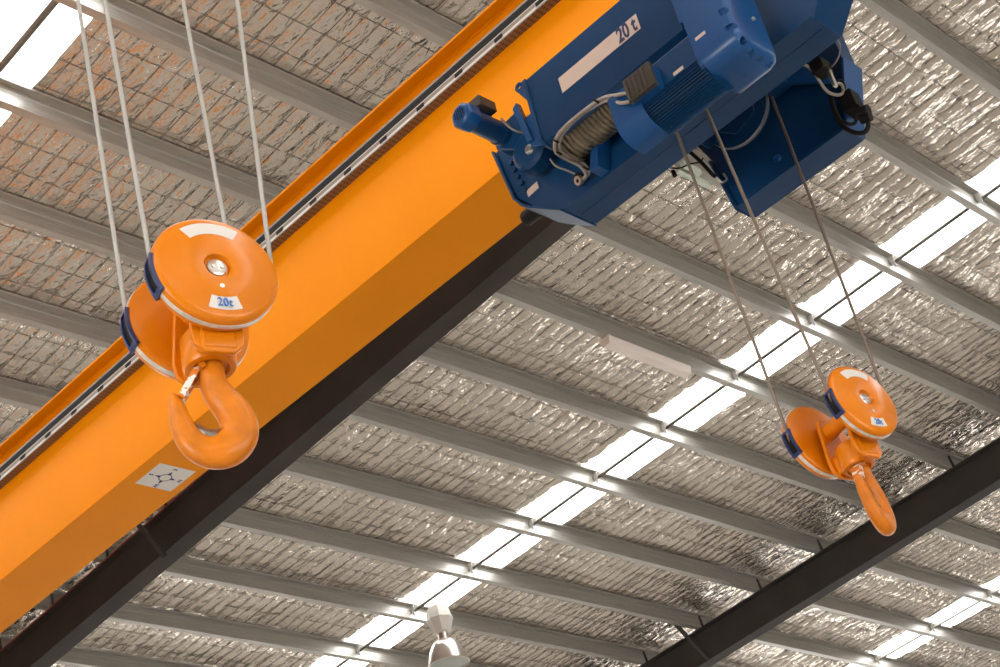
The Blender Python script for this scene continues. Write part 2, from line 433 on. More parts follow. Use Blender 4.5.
gadd(MB().box(xt - .002, xt + .05, 1, 20, zt_ + .121, zt_ + .138).build('upper_rail', m_alu))
gadd(MB().box(xt - .003, xt + .001, 1, 20, zt_ + .058, zt_ + .063).build('rail_lip', m_white))
gadd(MB().box(xt - .004, xt + .001, 1, 20, zt_ + .008, zt_ + .026).build('rail_web', m_white))
y = onx(422.5, 105.5, xt)[1] - .375 * 9
for i in range(32):
    gadd(MB().box(xt - .008, xt + .002, y - .035, y + .035, zt_ + .018, zt_ + .046).build('rail_clip', m_black)); y += .377
for yy in np.arange(1.6, 20, 1.5):
    gadd(MB().box(xt + .012, XG, yy, yy + .05, zt_ + .001, zt_ + .12).build('tray_bracket', m_alu))
# compass sticker on the underside
sx, sy, sz = 6.957, 8.89, ZB - .016
st = gadd(MB().box(6.795, 7.118, 8.725, 9.05, sz - .0015, sz).build('compass_sticker', m_white)); 
zl = sz - .002
mk = MB().lathe([(.045, 0), (.052, 0), (.052, -.001), (.045, -.001)], (sx, sy, zl), (0, 0, 1), 28)
for a in range(4):
    an = a * PI / 2; d = V((math.cos(an), math.sin(an), 0)); pd = V((-d.y, d.x, 0)); c = V((sx, sy, zl - .0005))
    mk.add([c + d * .052 + pd * .016, c + d * .052 - pd * .016, c + d * .095, c + d * .052 + pd * .016 + V((0, 0, -.0006)), c + d * .052 - pd * .016 + V((0, 0, -.0006)), c + d * .095 + V((0, 0, -.0006))], [(0, 1, 2), (3, 5, 4)])
mk.build('compass_mark', m_letter, st).matrix_parent_inverse = Matrix()
for ch, dx, dy in (('N', .128, 0), ('S', -.128, 0), ('W', 0, .128), ('E', 0, -.128)):
    # read from below with the crane's long side towards the reader
    text_obj('letter', ch, .05, (sx + dx, sy + dy, zl), (0, 1, 0), (1, 0, 0), m_letter, st)
# the neighbouring crane that carries the near hook (runs over the camera)
g2, _ = girder('overhead_crane_girder', 2.62, 8.05, 9.14, .48, -8, 20.0, 'second orange box crane girder, outside the left edge of the picture above the near hook')

# ------------------------------------------------------------------ hook blocks
def hook_block(front_c, yaw, lean, label, hook_az, SEP=.165, drop=0., name='hook_block'):
    y, l = math.radians(yaw), math.radians(lean)
    n = V((math.cos(y) * math.cos(l), math.sin(y) * math.cos(l), math.sin(l)))
    ay = -n; ax = ay.cross(V((0, 0, 1))).normalized(); az = ax.cross(ay)
    o = V(front_c) + ay * (SEP - .0125)
    mw = Matrix(((ax.x, ay.x, az.x, o.x), (ax.y, ay.y, az.y, o.y), (ax.z, ay.z, az.z, o.z), (0, 0, 0, 1)))
    root = empty(name, None, label, 'hook', None, mw)
    Y = (0, 1, 0)
    def disc(sgn, nm):
        yo = sgn * (SEP + .025)       # outer face
        d = -sgn                      # direction inwards
        prof = [(.0, .016), (.040, .016), (.042, .014), (.046, .0), (.052, -.001), (.115, -.001), (.122, .001), (.186, .009), (.199, .015), (.207, .024), (.2085, .043), (.2, .043)]
        c = MB().lathe(prof, (0, yo, 0), (0, d, 0), 72, ref=(0, 0, 1)).build(nm, m_block, root, smooth=True, angle=40)
        inner = [(.2, .056), (.2075, .056), (.205, .074), (.196, .080), (.12, .0865), (.0, .088)]
        MB().lathe(inner, (0, yo, 0), (0, d, 0), 72).build('inner_cover', m_block, root, smooth=True, angle=40)
        MB().lathe([(.2045, .037), (.209, .040), (.209, .057), (.2045, .060)], (0, yo, 0), (0, d, 0), 72).build('rim_band', m_greyw, root, smooth=True)
        # axle end plate in the hub recess
        MB().lathe([(.0, .007), (.029, .007), (.032, .009), (.032, .016)], (0, yo, 0), (0, d, 0), 32).build('axle_plate', m_steel, c, smooth=True)
        for sx_ in (-.014, .014):
            MB().lathe([(0, .0035), (.006, .0035), (.0065, .007)], (sx_, yo, 0), (0, d, 0), 14).build('bolt', m_steel, c, smooth=True)
        for sx_, sz_ in ((-.014, 0), (.014, 0)):
            pass
        MB().lathe([(0, -.0025), (.0075, -.0025), (.009, -.0005)], (0.003, yo, -.082), (0, d, 0), 16).build('grease_plug', m_steel, c, smooth=True)
        # curved labels following the cover
        def arc(a0, a1, r0, r1, nm2, par):
            vs = []; m_ = 18
            def h(rr): return (-.001 if rr <= .115 else .001 + (rr - .122) * (.008 / .064)) - .0012
            for j in range(m_ + 1):
                a = math.radians(a0 + (a1 - a0) * j / m_)
                for rr in (r0, (r0 + r1) / 2, r1): vs.append((rr * math.cos(a), yo + d * h(rr), rr * math.sin(a)))
            fs = []
            for j in range(m_):
                for q in range(2): fs.append((3 * j + q, 3 * j + q + 1, 3 * j + q + 4, 3 * j + q + 3))
            return MB().add(vs, fs).build(nm2, m_white, par, smooth=True)
        if sgn < 0:
            arc(60, 128, .128, .176, 'arc_sticker', c)
            arc(253, 291, .126, .172, 'load_sticker', c)
            text_obj('lettering', '20t', .046, (.003, yo - .0012, -.148), (1, 0, 0), (0, 0, 1), m_letterb, c, xscale=.74)
        return c
    disc(-1, 'sheave_cover'); disc(1, 'sheave_cover')
    # rope guards on the rims
    for sgn in (-1, 1):
        yc = sgn * (SEP + .025) - sgn * .049
        for a0, a1 in ((169, 209),):
            def rp(a, rr, yy): return (rr * math.cos(math.radians(a)), yy, rr * math.sin(math.radians(a)))
            m_ = 10; mb = MB()
            def seg(b0, b1, ya, yb):
                vs = []; fs = []
                for j in range(m_ + 1):
                    a = b0 + (b1 - b0) * j / m_
                    vs += [rp(a, .203, ya), rp(a, .203, yb), rp(a, .217, yb), rp(a, .217, ya)]
                for j in range(m_):
                    for q in range(4): fs.append((4 * j + q, 4 * j + (q + 1) % 4, 4 * j + 4 + (q + 1) % 4, 4 * j + 4 + q))
                fs += [(0, 1, 2, 3), (4 * m_ + 3, 4 * m_ + 2, 4 * m_ + 1, 4 * m_)]
                mb.add(vs, fs)
            lo, hi = (a0, a1)
            seg(lo, hi, yc - .031, yc - .019); seg(lo, hi, yc + .019, yc + .031)
            seg(lo, lo + 4, yc - .02, yc + .02); seg(hi - 5, hi, yc - .02, yc + .02)
            mb.build('rope_guard', m_darkblue, root, bevel=.002)
            mb2 = MB(); vs = []; fs = []
            for j in range(m_ + 1):
                a = lo + 2 + (hi - lo - 4) * j / m_
                vs += [rp(a, .2095, yc - .021), rp(a, .2095, yc + .021)]
            for j in range(m_): fs.append((2 * j, 2 * j + 1, 2 * j + 3, 2 * j + 2))
            mb2.add(vs, fs).build('dark_slot_sheet', m_black, root)  # black sheet painted in for the dark void inside the guard
    # axle tube between the sheaves and two hanging side plates
    MB().lathe([(0, -.12), (.043, -.12), (.043, .12), (0, .12)], (0, 0, 0), Y, 32).build('axle', m_block, root, smooth=True)
    for sgn in (-1, 1):
        a, b = sorted((sgn * .082, sgn * .104))
        poly = [(-.055, .055), (-.04, .078), (.04, .078), (.055, .055), (.088, -.19), (.082, -.245), (.05, -.275), (-.05, -.275), (-.082, -.245), (-.088, -.19)]
        MB().prism(poly, lambda u, v, ww: (u, ww, v), a, b).build('side_plate', m_block, root, bevel=.006)
    # crosshead with swivel housing and nut
    MB().box(-.062, .062, -.108, .108, -.262, -.165).build('crosshead', m_block, root, bevel=.012)
    MB().lathe([(0, -.13), (.05, -.13), (.072, -.14), (.084, -.155), (.086, -.258), (.080, -.270), (.062, -.272), (.056, -.262), (.054, -.240), (.0, -.238)], (0, 0, 0), (0, 0, 1), 40).build('swivel_housing', m_block, root, smooth=True, angle=40)
    # hook: one forged body, swept
    ha = math.radians(hook_az); u = V((math.cos(ha), math.sin(ha), 0)); u = Vector((u.dot(ax), u.dot(ay), 0)).normalized(); wv = V((0, 0, 1)).cross(u)
    ctl = [(0, -.22, .042, 1), (0, -.275, .042, 1), (.002, -.325, .044, 1), (.018, -.375, .050, .95), (.044, -.42, .056, .85), (.060, -.47, .059, .78), (.050, -.523, .060, .72), (.012, -.558, .060, .70), (-.036, -.563, .055, .70),
           (-.078, -.538, .048, .74), (-.104, -.494, .041, .78), (-.114, -.445, .034, .84), (-.119, -.398, .026, .9), (-.124, -.362, .017, .95), (-.126, -.348, .006, 1)]
    pts = smoothpath([(a, b, 0) for a, b, _, _ in ctl], 5); pts = [V((p.x, -.22 + (p.y + .22) * (1 + drop), 0)) for p in pts]; rr = smoothpath([(c, d, 0) for _, _, c, d in ctl], 5)
    vs = []; sg = 24; n_ = len(pts)
    for i, p in enumerate(pts):
        t = (pts[min(i + 1, n_ - 1)] - pts[max(0, i - 1)]).normalized(); nn = V((-t.y, t.x, 0))  # in-plane normal
        for k in range(sg):
            a = 2 * PI * k / sg; ca, sa = math.cos(a), math.sin(a)
            th = rr[i].y * (1 + .16 * ca)          # thicker on the inside of the bowl
            q = p + nn * rr[i].x * ca
            co = u * q.x + V((0, 0, 1)) * q.y + wv * (rr[i].x * sa * th)
            vs.append(co)
    fs = [(i * sg + k, i * sg + (k + 1) % sg, (i + 1) * sg + (k + 1) % sg, (i + 1) * sg + k) for i in range(n_ - 1) for k in range(sg)] + [tuple(range(sg)), tuple(range((n_ - 1) * sg, n_ * sg))]
    hk = MB().add(vs, fs).build('hook', m_hook, root, smooth=True, angle=60)
    def hp(a, b, c=0): return u * a + V((0, 0, 1)) * b + wv * c
    # worn bare seat in the bowl and the latch
    seat = MB(); pr_ = []
    for j in range(13):
        a = math.radians(205 + 130 * j / 12)
        for c in (-.022, 0, .022):
            pr_.append(hp(-.016 + .0605 * math.cos(a), -.4465 + .0605 * math.sin(a) + (-.003 if c == 0 else 0), c))
    seat.add(pr_, [(3 * j + q, 3 * j + q + 1, 3 * j + q + 4, 3 * j + q + 3) for j in range(12) for q in range(2)])
    seat.build('worn_seat', m_steel, hk, smooth=True)
    lt_ = MB()
    for c in (-.024, .024):
        lt_.add([hp(-.028, -.268, c - .003), hp(-.058, -.278, c - .003), hp(-.112, -.372, c - .003), hp(-.098, -.385, c - .003), hp(-.028, -.268, c + .003), hp(-.058, -.278, c + .003), hp(-.112, -.372, c + .003), hp(-.098, -.385, c + .003)],
                [(0, 1, 2, 3), (4, 7, 6, 5), (0, 4, 5, 1), (1, 5, 6, 2), (2, 6, 7, 3), (3, 7, 4, 0)])
    lt_.add([hp(-.04, -.272, -.027), hp(-.058, -.278, -.027), hp(-.112, -.372, -.027), hp(-.098, -.38, -.027), hp(-.04, -.272, .027), hp(-.058, -.278, .027), hp(-.112, -.372, .027), hp(-.098, -.38, .027)],
            [(1, 5, 6, 2), (2, 6, 7, 3)])
    lt_.build('safety_latch', m_latch, root, bevel=.001)
    MB().tube([hp(-.03, -.278, -.045), hp(-.03, -.278, .045)], .012, 14).build('latch_pivot', m_hook, root, smooth=True)
    return root, o, ax, ay, az
m_latch = mat('worn_latch', (.66, .19, .012), .4)
_tc = N(m_latch, 'ShaderNodeTexCoord'); _no = N(m_latch, 'ShaderNodeTexNoise', Scale=38, Detail=3); L(m_latch, _tc.outputs['Object'], _no.inputs['Vector'])
_rp = N(m_latch, 'ShaderNodeValToRGB'); _e = _rp.color_ramp.elements; _e[0].position = .47; _e[1].position = .5
_e[0].color = (.66, .19, .012, 1); _e[1].color = (.75, .72, .66, 1)
L(m_latch, _no.outputs['Fac'], _rp.inputs['Fac']); L(m_latch, _rp.outputs['Color'], bsdf(m_latch).inputs['Base Color'])

bl, oL, axL, ayL, azL = hook_block((2.863, 3.292, 4.762), 251.66, 1.97, 'large near orange hook block with hook, in front of the orange girder at left', -33, .165, .035)
br, oR, axR, ayR, azR = hook_block((6.827, 3.25, 5.318), 257.2, 4.28, 'smaller far orange hook block with hook seen edge on, at right under the blue hoist', 12, .193, .10)

# ------------------------------------------------------------------ wire ropes
def plane_hit(px, o, n):
    d = V(ray(*px)); c = V(CAM); return c + d * ((o - c).dot(n) / d.dot(n))
def rope(a, b, r, m, label, group):
    a = V(a); b = V(b); n = int((b - a).length / .011)
    pts = [a.lerp(b, i / n) for i in range(n + 1)]
    o = MB().tube(pts, r, 18, lobes=6, pitch=.13, lobe=.22).build('wire_rope', m, smooth=True, angle=80)
    return tag(o, label, 'rope', group)
def up_to(a, b, z): return a + (b - a) * ((z - a.z) / (b.z - a.z))
for cy, sx_, px, lab in ((1, -1, (78, 0), 'leftmost of four steel ropes above the near hook block, entering its rear wheel'),
                         (-1, -1, (105, 0), 'second steel rope from the left above the near hook block, entering its front wheel'),
                         (1, 1, (183, 0), 'third steel rope from the left above the near hook block, passing behind the front wheel'),
                         (-1, 1, (237, 0), 'fourth steel rope from the left, right side of the near hook block')):
    yc = cy * (.165 + .025 - .049); o_ = oL + ayL * yc; b = o_ + axL * (sx_ * .2) + azL * (-.02 if True else 0)
    t = plane_hit(px, o_, ayL); rope(b, up_to(b, t, 8.05), .0085, m_rope_near, lab, 'ropes of the near hook block')
yc = .193 + .025 - .049
for cy, sx_, t, zt2, lab in ((1, -1, onx(676, 130, 6.45), 7.4, 'leftmost of three steel ropes between the blue hoist and the far hook block'),
                             (-1, -1, onx(704, 104, 6.45), 7.4, 'middle of three steel ropes between the blue hoist and the far hook block'),
                             (-1, 1, onx(778, 113, 7.31), 7.66, 'right-hand of three steel ropes, from the top sheave to the far hook block')):
    o_ = oR + ayR * (cy * yc); b = o_ + axR * (sx_ * .2) + azR * (-.02)
    rope(b, up_to(b, V(t), zt2), .0095, m_rope, lab, 'ropes of the far hook block')

# ------------------------------------------------------------------ blue hoist trolley
T = empty('hoist_trolley', (6.9, 3.5, 7.19), 'big blue rope hoist trolley with 20 t nameplate hanging from the orange girder', 'hoist')
def tp(o): return rel(o, T)
def YZ(u, v, ww): return (ww, u, v)
BX0, BX1 = 6.47, 6.76
beam = [(4.39, 7.19), (4.585, 7.345), (4.70, 7.50), (4.76, 7.90), (2.20, 7.90), (2.25, 7.62), (2.42, 7.36), (2.578, 7.19)]
tp(MB().prism(beam, YZ, BX0 + .02, BX1).build('side_frame', m_blue, bevel=.006))
# edge plates framing the near face
rim = MB()
n_ = len(beam); ctr = (3.5, 7.6)
tp(MB().box(BX0, BX0 + .02, 2.578, 4.39, 7.185, 7.20).build('lower_flange', m_blue))
tp(MB().box(BX0 + .14, BX0 + .146, 2.60, 4.37, 7.186, 7.192).build('seam_strip', m_darkblue))
e = MB().prism(thick([(4.40, 7.19), (4.585, 7.335), (4.655, 7.40), (4.70, 7.48), (4.765, 7.89)], .014), YZ, BX0 - .015, BX1 + .01)
tp(e.build('end_plate', m_blue, bevel=.002))
for i, zz in enumerate((7.50, 7.56, 7.62, 7.68, 7.74)):
    tp(MB().lathe([(0, -.02), (.016, -.02), (.018, -.016), (.018, 0)], (BX0 + .02, 4.62 + .012 * i, zz), (1, 0, 0), 12).build('bolt', m_blue))
q = [onx(*p, BX0 + .016)[1:] for p in ((526.5, 191), (537, 181.5), (539, 187.5), (528.5, 197))]
tp(MB().prism(q, YZ, BX0 + .014, BX0 + .019).build('type_plate', m_pale))
# wheels gripping the girder flange and tie beams to the far side
for yy in (4.45, 2.75):
    tp(MB().lathe([(0, -.03), (.075, -.03), (.09, -.02), (.09, .02), (.10, .03), (.10, .045), (0, .045)], (6.63, yy, 7.86), (-1, 0, 0), 32).build('wheel', m_black, smooth=True))
    tp(MB().lathe([(0, -.03), (.075, -.03), (.09, -.02), (.09, .02), (.10, .03), (.10, .045), (0, .045)], (7.26, yy, 7.86), (1, 0, 0), 32).build('wheel', m_black, smooth=True))
for ya_ in (3.2, 3.72): tp(MB().box(BX1, 7.36, ya_, ya_ + .13, 7.62, 7.84).build('tie_beam', m_blue, bevel=.004))
# buffer
b0 = V(onx(536, 211, 6.80)); tp(MB().lathe([(0, -.10), (.042, -.10), (.05, -.085), (.05, 0.02), (0, .02)], b0, (0, -1, 0), 24).build('buffer', m_black, smooth=True))
# drum cover panel with nameplate
PX = 6.10
pan = [(4.135, 7.385), (4.135, 7.79), (3.10, 7.79), (3.10, 7.385)]
pn = tp(MB().prism(thick([(PX + .055, 7.335), (PX + .012, 7.350), (PX, 7.39), (PX, 7.80), (PX + .06, 7.80)], .006), lambda u, v, ww: (u, ww, v), 3.10, 4.135).build('drum_cover', m_blue, smooth=True))
tp(MB().prism([(PX + .0, 7.80), (PX + .36, 7.80), (PX + .36, 7.806), (PX, 7.806)], lambda u, v, ww: (u, ww, v), 3.10, 4.135).build('cover_top', m_blue))
tp(MB().prism([(PX - .02, 7.36), (PX - .02, 7.80), (PX - .012, 7.81), (PX + .02, 7.815), (PX + .05, 7.80), (PX + .37, 7.80), (PX + .37, 7.33), (PX + .02, 7.33)], lambda u, v, ww: (u, ww, v), 4.135, 4.158).build('drum_end_plate', m_blue, bevel=.003))
ec = onx(519.5, 87.5, PX + .02)
tp(MB().lathe([(.013, -.007), (.030, -.007), (.030, .007), (.013, .007), (.013, -.007)], ec, (1, 0, 0), 24).prism([(ec[1] - .016, ec[2] + .024), (4.145, 7.80), (4.145, 7.62), (ec[1] + .02, ec[2] - .022), (ec[1] - .02, ec[2] - .024)], YZ, PX + .013, PX + .027).build('lifting_eye', m_blue2))
tp(MB().box(PX - .012, PX + .02, 3.078, 3.10, 7.37, 7.81).build('cover_end_strip', m_blue2, bevel=.004))
nq = [onx(*p, PX - .004)[1:] for p in ((557.5, 79), (636, 14), (640.5, 28), (563.5, 93))]
zl_ = sum(v for _, v in nq) / 4
y1_, y2_ = (nq[0][0] + nq[3][0]) / 2, (nq[1][0] + nq[2][0]) / 2
zt1, zb1 = (nq[0][1] + nq[1][1]) / 2, (nq[3][1] + nq[2][1]) / 2
nm = tp(MB().prism([(y1_, zt1), (y2_, zt1), (y2_, zb1), (y1_, zb1)], YZ, PX - .006, PX - .002).build('nameplate', m_pale, bevel=.001))
tt = text_obj('lettering', '20 t', (zt1 - zb1) * 1.3, (PX - .007, y2_ + .085, (zt1 + zb1) / 2), (0, -1, 0), (0, 0, 1), m_letter, None, xscale=.60)
tt.parent = nm
# rope drum with its wound rope
DX, DZ, DR = 6.315, 7.455, .150
prof = [(.0, 0), (.12, 0), (DR + .01, 0), (DR + .01, .02)]
h = .02
while h < 1.0:
    for a in range(5): prof.append((DR - .012 + .012 * math.sin(PI * a / 5), h + .03 * a / 5))
    h += .03
prof += [(.0, h)]
tp(MB().lathe(prof, (DX, 4.12, DZ), (0, -1, 0), 48).build('rope_drum', m_drum, smooth=True, angle=50))
tp(MB().box(PX + .15, PX + .36, 3.05, 3.10, 7.3, 7.6).box(PX + .03, PX + .25, 3.1, 3.25, 7.60, 7.66).build('drum_bearing', m_brownblack))
# brace under the drum
tp(MB().prism([(4.08, 7.20), (4.02, 7.20), (3.96, 7.40), (4.0, 7.42)], YZ, BX0 - .10, BX0 + .02).build('drum_bracket', m_blue2, bevel=.004))
# gear end: guard shell, finned motor, fan cover
def arcpts(cx, cz, r, a0, a1, n=10): return [(cx + r * math.cos(math.radians(a0 + (a1 - a0) * i / n)), cz + r * math.sin(math.radians(a0 + (a1 - a0) * i / n))) for i in range(n + 1)]
XZ = lambda u, v, ww: (u, ww, v)
gp = [(5.915, 7.11)] + arcpts(6.035, 6.945, .12, 180, 270, 12) + [(6.10, 6.826)]
tp(MB().prism(thick(gp, .008), XZ, 3.365, 3.555).build('gear_guard', m_blue2, smooth=True, angle=50))
tp(MB().prism([(5.93, 7.12)] + arcpts(6.05, 6.96, .12, 180, 270, 12) + [(6.12, 6.84), (6.2, 7.12)], XZ, 3.375, 3.55).build('gear_housing', m_blue))
tp(MB().lathe([(0, -.004), (.006, -.004), (.008, 0)], (5.93, 3.385, 6.905), (-1, 0, -.3), 12).build('guard_screw', m_steel))
# motor body: flat labelled side above, fins round the lower corner
ring = [(6.30, 7.14), (5.95, 7.14), (5.944, 7.13), (5.944, 6.965)]
P0 = [(5.950, 6.965)] + arcpts(6.08, 6.965, .13, 180, 270, 60) + [(6.08 + .012 * i, 6.835) for i in range(1, 6)]
for i in range(len(P0) - 1):
    p, q_ = np.array(P0[i]), np.array(P0[i + 1]); d_ = (q_ - p) / np.linalg.norm(q_ - p); nrm = np.array([d_[1], -d_[0]])
    ring.append(tuple(p + (nrm * .020 if (i // 2) % 2 else nrm * 0) * -1 * -1))
ring += [(6.16, 6.86), (6.30, 7.0)]
tp(MB().prism(ring, XZ, 2.98, 3.375).build('finned_motor', m_blue))
def rrect(cx, cz, hw, hh, rc, n=8):
    o = []
    for sx_, sz_, a0 in ((1, 1, 0), (-1, 1, 90), (-1, -1, 180), (1, -1, 270)):
        for j in range(n):
            a = math.radians(a0 + 90 * j / (n - 1)); o.append((cx + sx_ * (hw - rc) + rc * math.cos(a), cz + sz_ * (hh - rc) + rc * math.sin(a)))
    return o
fc = MB(); secs = [(3.0, 0, .085), (2.80, .001, .085), (2.765, .010, .08), (2.745, .03, .07), (2.735, .06, .06)]
rings = [[(u, yy, v) for u, v in rrect(6.115, 7.20, .185 - ins, .325 - ins, rc)] for yy, ins, rc in secs]
n_ = len(rings[0]); vs = [p for r_ in rings for p in r_]
fs = [(j * n_ + i, j * n_ + (i + 1) % n_, (j + 1) * n_ + (i + 1) % n_, (j + 1) * n_ + i) for j in range(len(rings) - 1) for i in range(n_)] + [tuple(range(n_))[::-1], tuple(range((len(rings) - 1) * n_, len(rings) * n_))]
fan = fc.add(vs, fs).build('fan_cover', m_blue2)
cut = MB()
for xx, zz in ((5.935, 7.33), (5.935, 7.22), (5.935, 7.11), (5.945, 7.0), (5.985, 6.915), (6.06, 6.878), (6.14, 6.876), (6.22, 6.876)):
    cut.lathe([(0, 0), (.017, 0), (.020, .004), (.020, .07), (0, .07)], (xx, 2.795, zz), (0, -1, 0), 16)
cut = cut.build('cut', m_blue)
bo = fan.modifiers.new('b', 'BOOLEAN'); bo.operation = 'DIFFERENCE'; bo.object = cut; bo.solver = 'EXACT'
bpy.context.view_layer.update()
me_ = bpy.data.meshes.new_from_object(fan.evaluated_get(bpy.context.evaluated_depsgraph_get()))
fan.modifiers.clear(); fan.data = me_; me_.name = 'fan_cover'; bpy.data.objects.remove(cut)
me_.polygons.foreach_set('use_smooth', [True] * len(me_.polygons)); me_.set_sharp_from_angle(angle=math.radians(30))
tp(fan)
for px_, xx in (((700.5, 36), 5.932), ((678.5, 71), 5.943)):
    c = onx(*px_, xx)
    tp(MB().box(xx - .003, xx, c[1] - .033, c[1] + .033, c[2] - .010, c[2] + .010).build('rating_sticker', m_pale))
tp(MB().lathe([(0, -.012), (.008, -.012), (.012, -.003), (.012, 0)], onx(754, 18, 6.07), (0, -1, 0), 12).build('cover_bolt', m_steel))
tp(MB().lathe([(.007, -.002), (.012, -.002), (.012, 0), (.007, 0)], onz(744, 76, 6.864), (0, 0, 1), 16).build('drain_plug', m_blue))
# terminal box on the motor
tb = [(3.43, 6.98), (3.43, 7.10), (3.25, 7.10), (3.25, 6.98)]
tp(MB().box(5.88, 5.95, 3.225, 3.39, 6.95, 7.085).build('terminal_box', m_blue2, bevel=.006))
tl_ = MB().box(5.85, 5.88, 3.22, 3.40, 6.945, 7.09)
for i in range(6): tl_.box(5.843, 5.851, 3.232 + i * .029, 3.243 + i * .029, 6.955, 7.08)
tp(tl_.build('terminal_box_lid', m_brownblack, bevel=.002))
# travel drive: small motor with its gearbox
TY, TZ = 4.56, 7.815
d = MB().lathe([(0, 0), (.055, 0), (.076, .014), (.084, .035), (.084, .10), (.07, .105)], (5.965, TY, TZ), (1, 0, 0), 8, ref=(0, .38, .92))
tp(d.build('drive_fan_cover', m_blue2, bevel=.004))
sl = MB()
for j in range(-2, 3):
    for k_ in range(-2, 3):
        if abs(j) + abs(k_) < 4: sl.box(5.962, 5.966, TY + j * .016 - .004, TY + j * .016 + .004, TZ + k_ * .016 - .005, TZ + k_ * .016 + .005)
tp(sl.build('fan_grille_slot', m_black))
tp(MB().lathe([(.0, .0), (.068, .0), (.068, .24), (.076, .24), (.076, .33), (.05, .36), (0, .36)], (6.05, TY, TZ), (1, 0, 0), 24).build('drive_motor', m_blue, smooth=True))
tp(MB().box(6.10, 6.20, TY - .05, TY + .05, TZ + .055, TZ + .085).build('drive_terminal_base', m_blue))
tp(MB().box(6.075, 6.215, TY - .09, TY + .04, TZ + .062, TZ + .135).build('drive_terminal_box', m_brownblack, bevel=.005))
tp(MB().lathe([(0, -.02), (.10, -.02), (.125, .0), (.125, .09), (.11, .10), (0, .10)], (6.34, 4.42, 7.60), (1, 0, 0), 32).build('gearbox', m_blue, smooth=True))
tp(MB().prism([(4.44, 7.62), (4.64, 7.76), (4.62, 7.88), (4.44, 7.90), (4.32, 7.70)], YZ, 6.33, 6.46).build('gearbox_body', m_blue, bevel=.01))
tp(MB().lathe([(0, -.018), (.022, -.018), (.03, -.010), (.032, 0)], (6.318, 4.395, 7.575), (1, 0, 0), 24).build('gearbox_plug', m_steel, smooth=True))
tp(MB().box(6.16, 6.46, 4.16, 4.26, 7.60, 7.64).prism([(4.16, 7.60), (4.26, 7.60), (4.26, 7.42), (4.16, 7.36)], YZ, 6.14, 6.15).prism([(4.22, 7.44), (4.26, 7.44), (4.30, 7.72), (4.26, 7.74)], YZ, 6.12, 6.16).build('drive_bracket', m_blue2, bevel=.003))
# cables
def cable(pxs, r, nm='cable', m=None, par=T):
    pts = smoothpath([onx(px, py, X) for px, py, X in pxs], 8)
    o = MB().tube(pts, r, 10).build(nm, m or m_cable, smooth=True, angle=80); return rel(o, par)
cable([(633, 92, 5.865), (618, 95, 5.90), (603, 98, 5.98), (585, 110, 6.06), (566, 126, 6.08), (556, 139, 6.1), (556, 152, 6.16), (568, 160, 6.3), (580, 166, 6.38), (586, 175, 6.42), (580, 181, 6.47)], .0105)
cable([(633, 101, 5.865), (621, 103, 5.90), (608, 100, 5.98), (590, 109, 6.08), (570, 125, 6.1), (560, 139, 6.12), (560, 150, 6.18), (570, 157, 6.3), (583, 163, 6.4), (589, 172, 6.43), (584, 180, 6.47)], .0105)
cable([(550, 159, 6.36), (556, 166, 6.38), (566, 170, 6.42), (575, 174, 6.46)], .006)
cable([(501, 118, 6.15), (508, 126, 6.2), (516, 131, 6.24), (524, 133, 6.3)], .006)
for px_, X_ in (((596, 101), 6.0), ((556, 141), 6.1), ((559, 153), 6.18), ((586, 168), 6.41)):
    c = V(onx(*px_, X_ - .01)); tp(MB().lathe([(.016, -.006), (.020, -.006), (.020, .006), (.016, .006)], c, (0, -1, .6), 14).build('cable_tie', m_black))
gl = V(onx(579, 178, 6.462)); tp(MB().lathe([(0, 0), (.032, 0), (.032, .012), (0, .012)], gl, (-1, 0, 0), 24).build('cable_gland_hole', m_black))
gl = V(onx(578.5, 180.5, 6.44)); tp(MB().lathe([(.012, -.02), (.026, -.02), (.028, .01), (.012, .01)], gl, (-1, .3, -.4), 20).build('cable_gland', m_steel, smooth=True))
# far side frame with the top sheave
RX = 7.35
far = [(3.795, 7.135), (3.01, 7.135), (2.86, 7.55), (2.86, 7.90), (4.0, 7.90), (3.86, 7.53)]
tp(MB().prism(far, YZ, RX + .02, RX + .17).build('far_side_frame', m_blue, bevel=.004))
tp(MB().prism([(3.80, 7.118), (2.995, 7.118), (2.995, 7.136), (3.80, 7.136)], YZ, RX - .02, RX + .175).build('far_lower_flange', m_blue, bevel=.003))
tp(MB().prism([(3.80, 7.135), (3.86, 7.53), (3.875, 7.53), (3.815, 7.118)], YZ, RX - .01, RX + .17).build('far_end_plate', m_blue))
tp(MB().prism([(2.995, 7.12), (2.85, 7.54), (2.835, 7.54), (2.98, 7.118)], YZ, RX - .02, RX + .17).build('far_end_plate', m_blue2))
tp(MB().prism([(3.25, 7.66), (2.98, 7.46), (2.95, 7.50), (3.15, 7.75)], YZ, RX - .03, RX + .01).build('gusset', m_blue2, bevel=.004))
SYc, SZc = 3.565, 7.66
tp(MB().lathe([(0, -.025), (.20, -.025), (.222, -.022), (.212, -.006), (.212, .004), (.222, .02), (.20, .024), (0, .024)], (RX - .045, SYc, SZc), (1, 0, 0), 56).build('top_sheave', m_blue, smooth=True, angle=30))
tp(MB().lathe([(.2135, -.014), (.224, -.008), (.224, .008), (.2135, .014)], (RX - .045, SYc, SZc), (1, 0, 0), 56).build('sheave_groove_ring', m_steel, smooth=True))
tp(MB().prism([(3.72, 7.9), (3.70, 7.6), (3.60, 7.51), (3.44, 7.56), (3.40, 7.9)], YZ, RX - .09, RX - .075).build('sheave_hanger', m_blue, bevel=.003))
tp(MB().lathe([(0, -.03), (.025, -.03), (.032, -.022), (.032, 0)], (RX - .09, SYc, SZc), (1, 0, 0), 24).build('sheave_axle', m_black, smooth=True))
tp(MB().lathe([(0, -.02), (.022, -.012), (.026, 0)], (RX + .02, 3.46, 7.26), (1, 0, 0), 20).build('drain_stud', m_blue2, smooth=True))

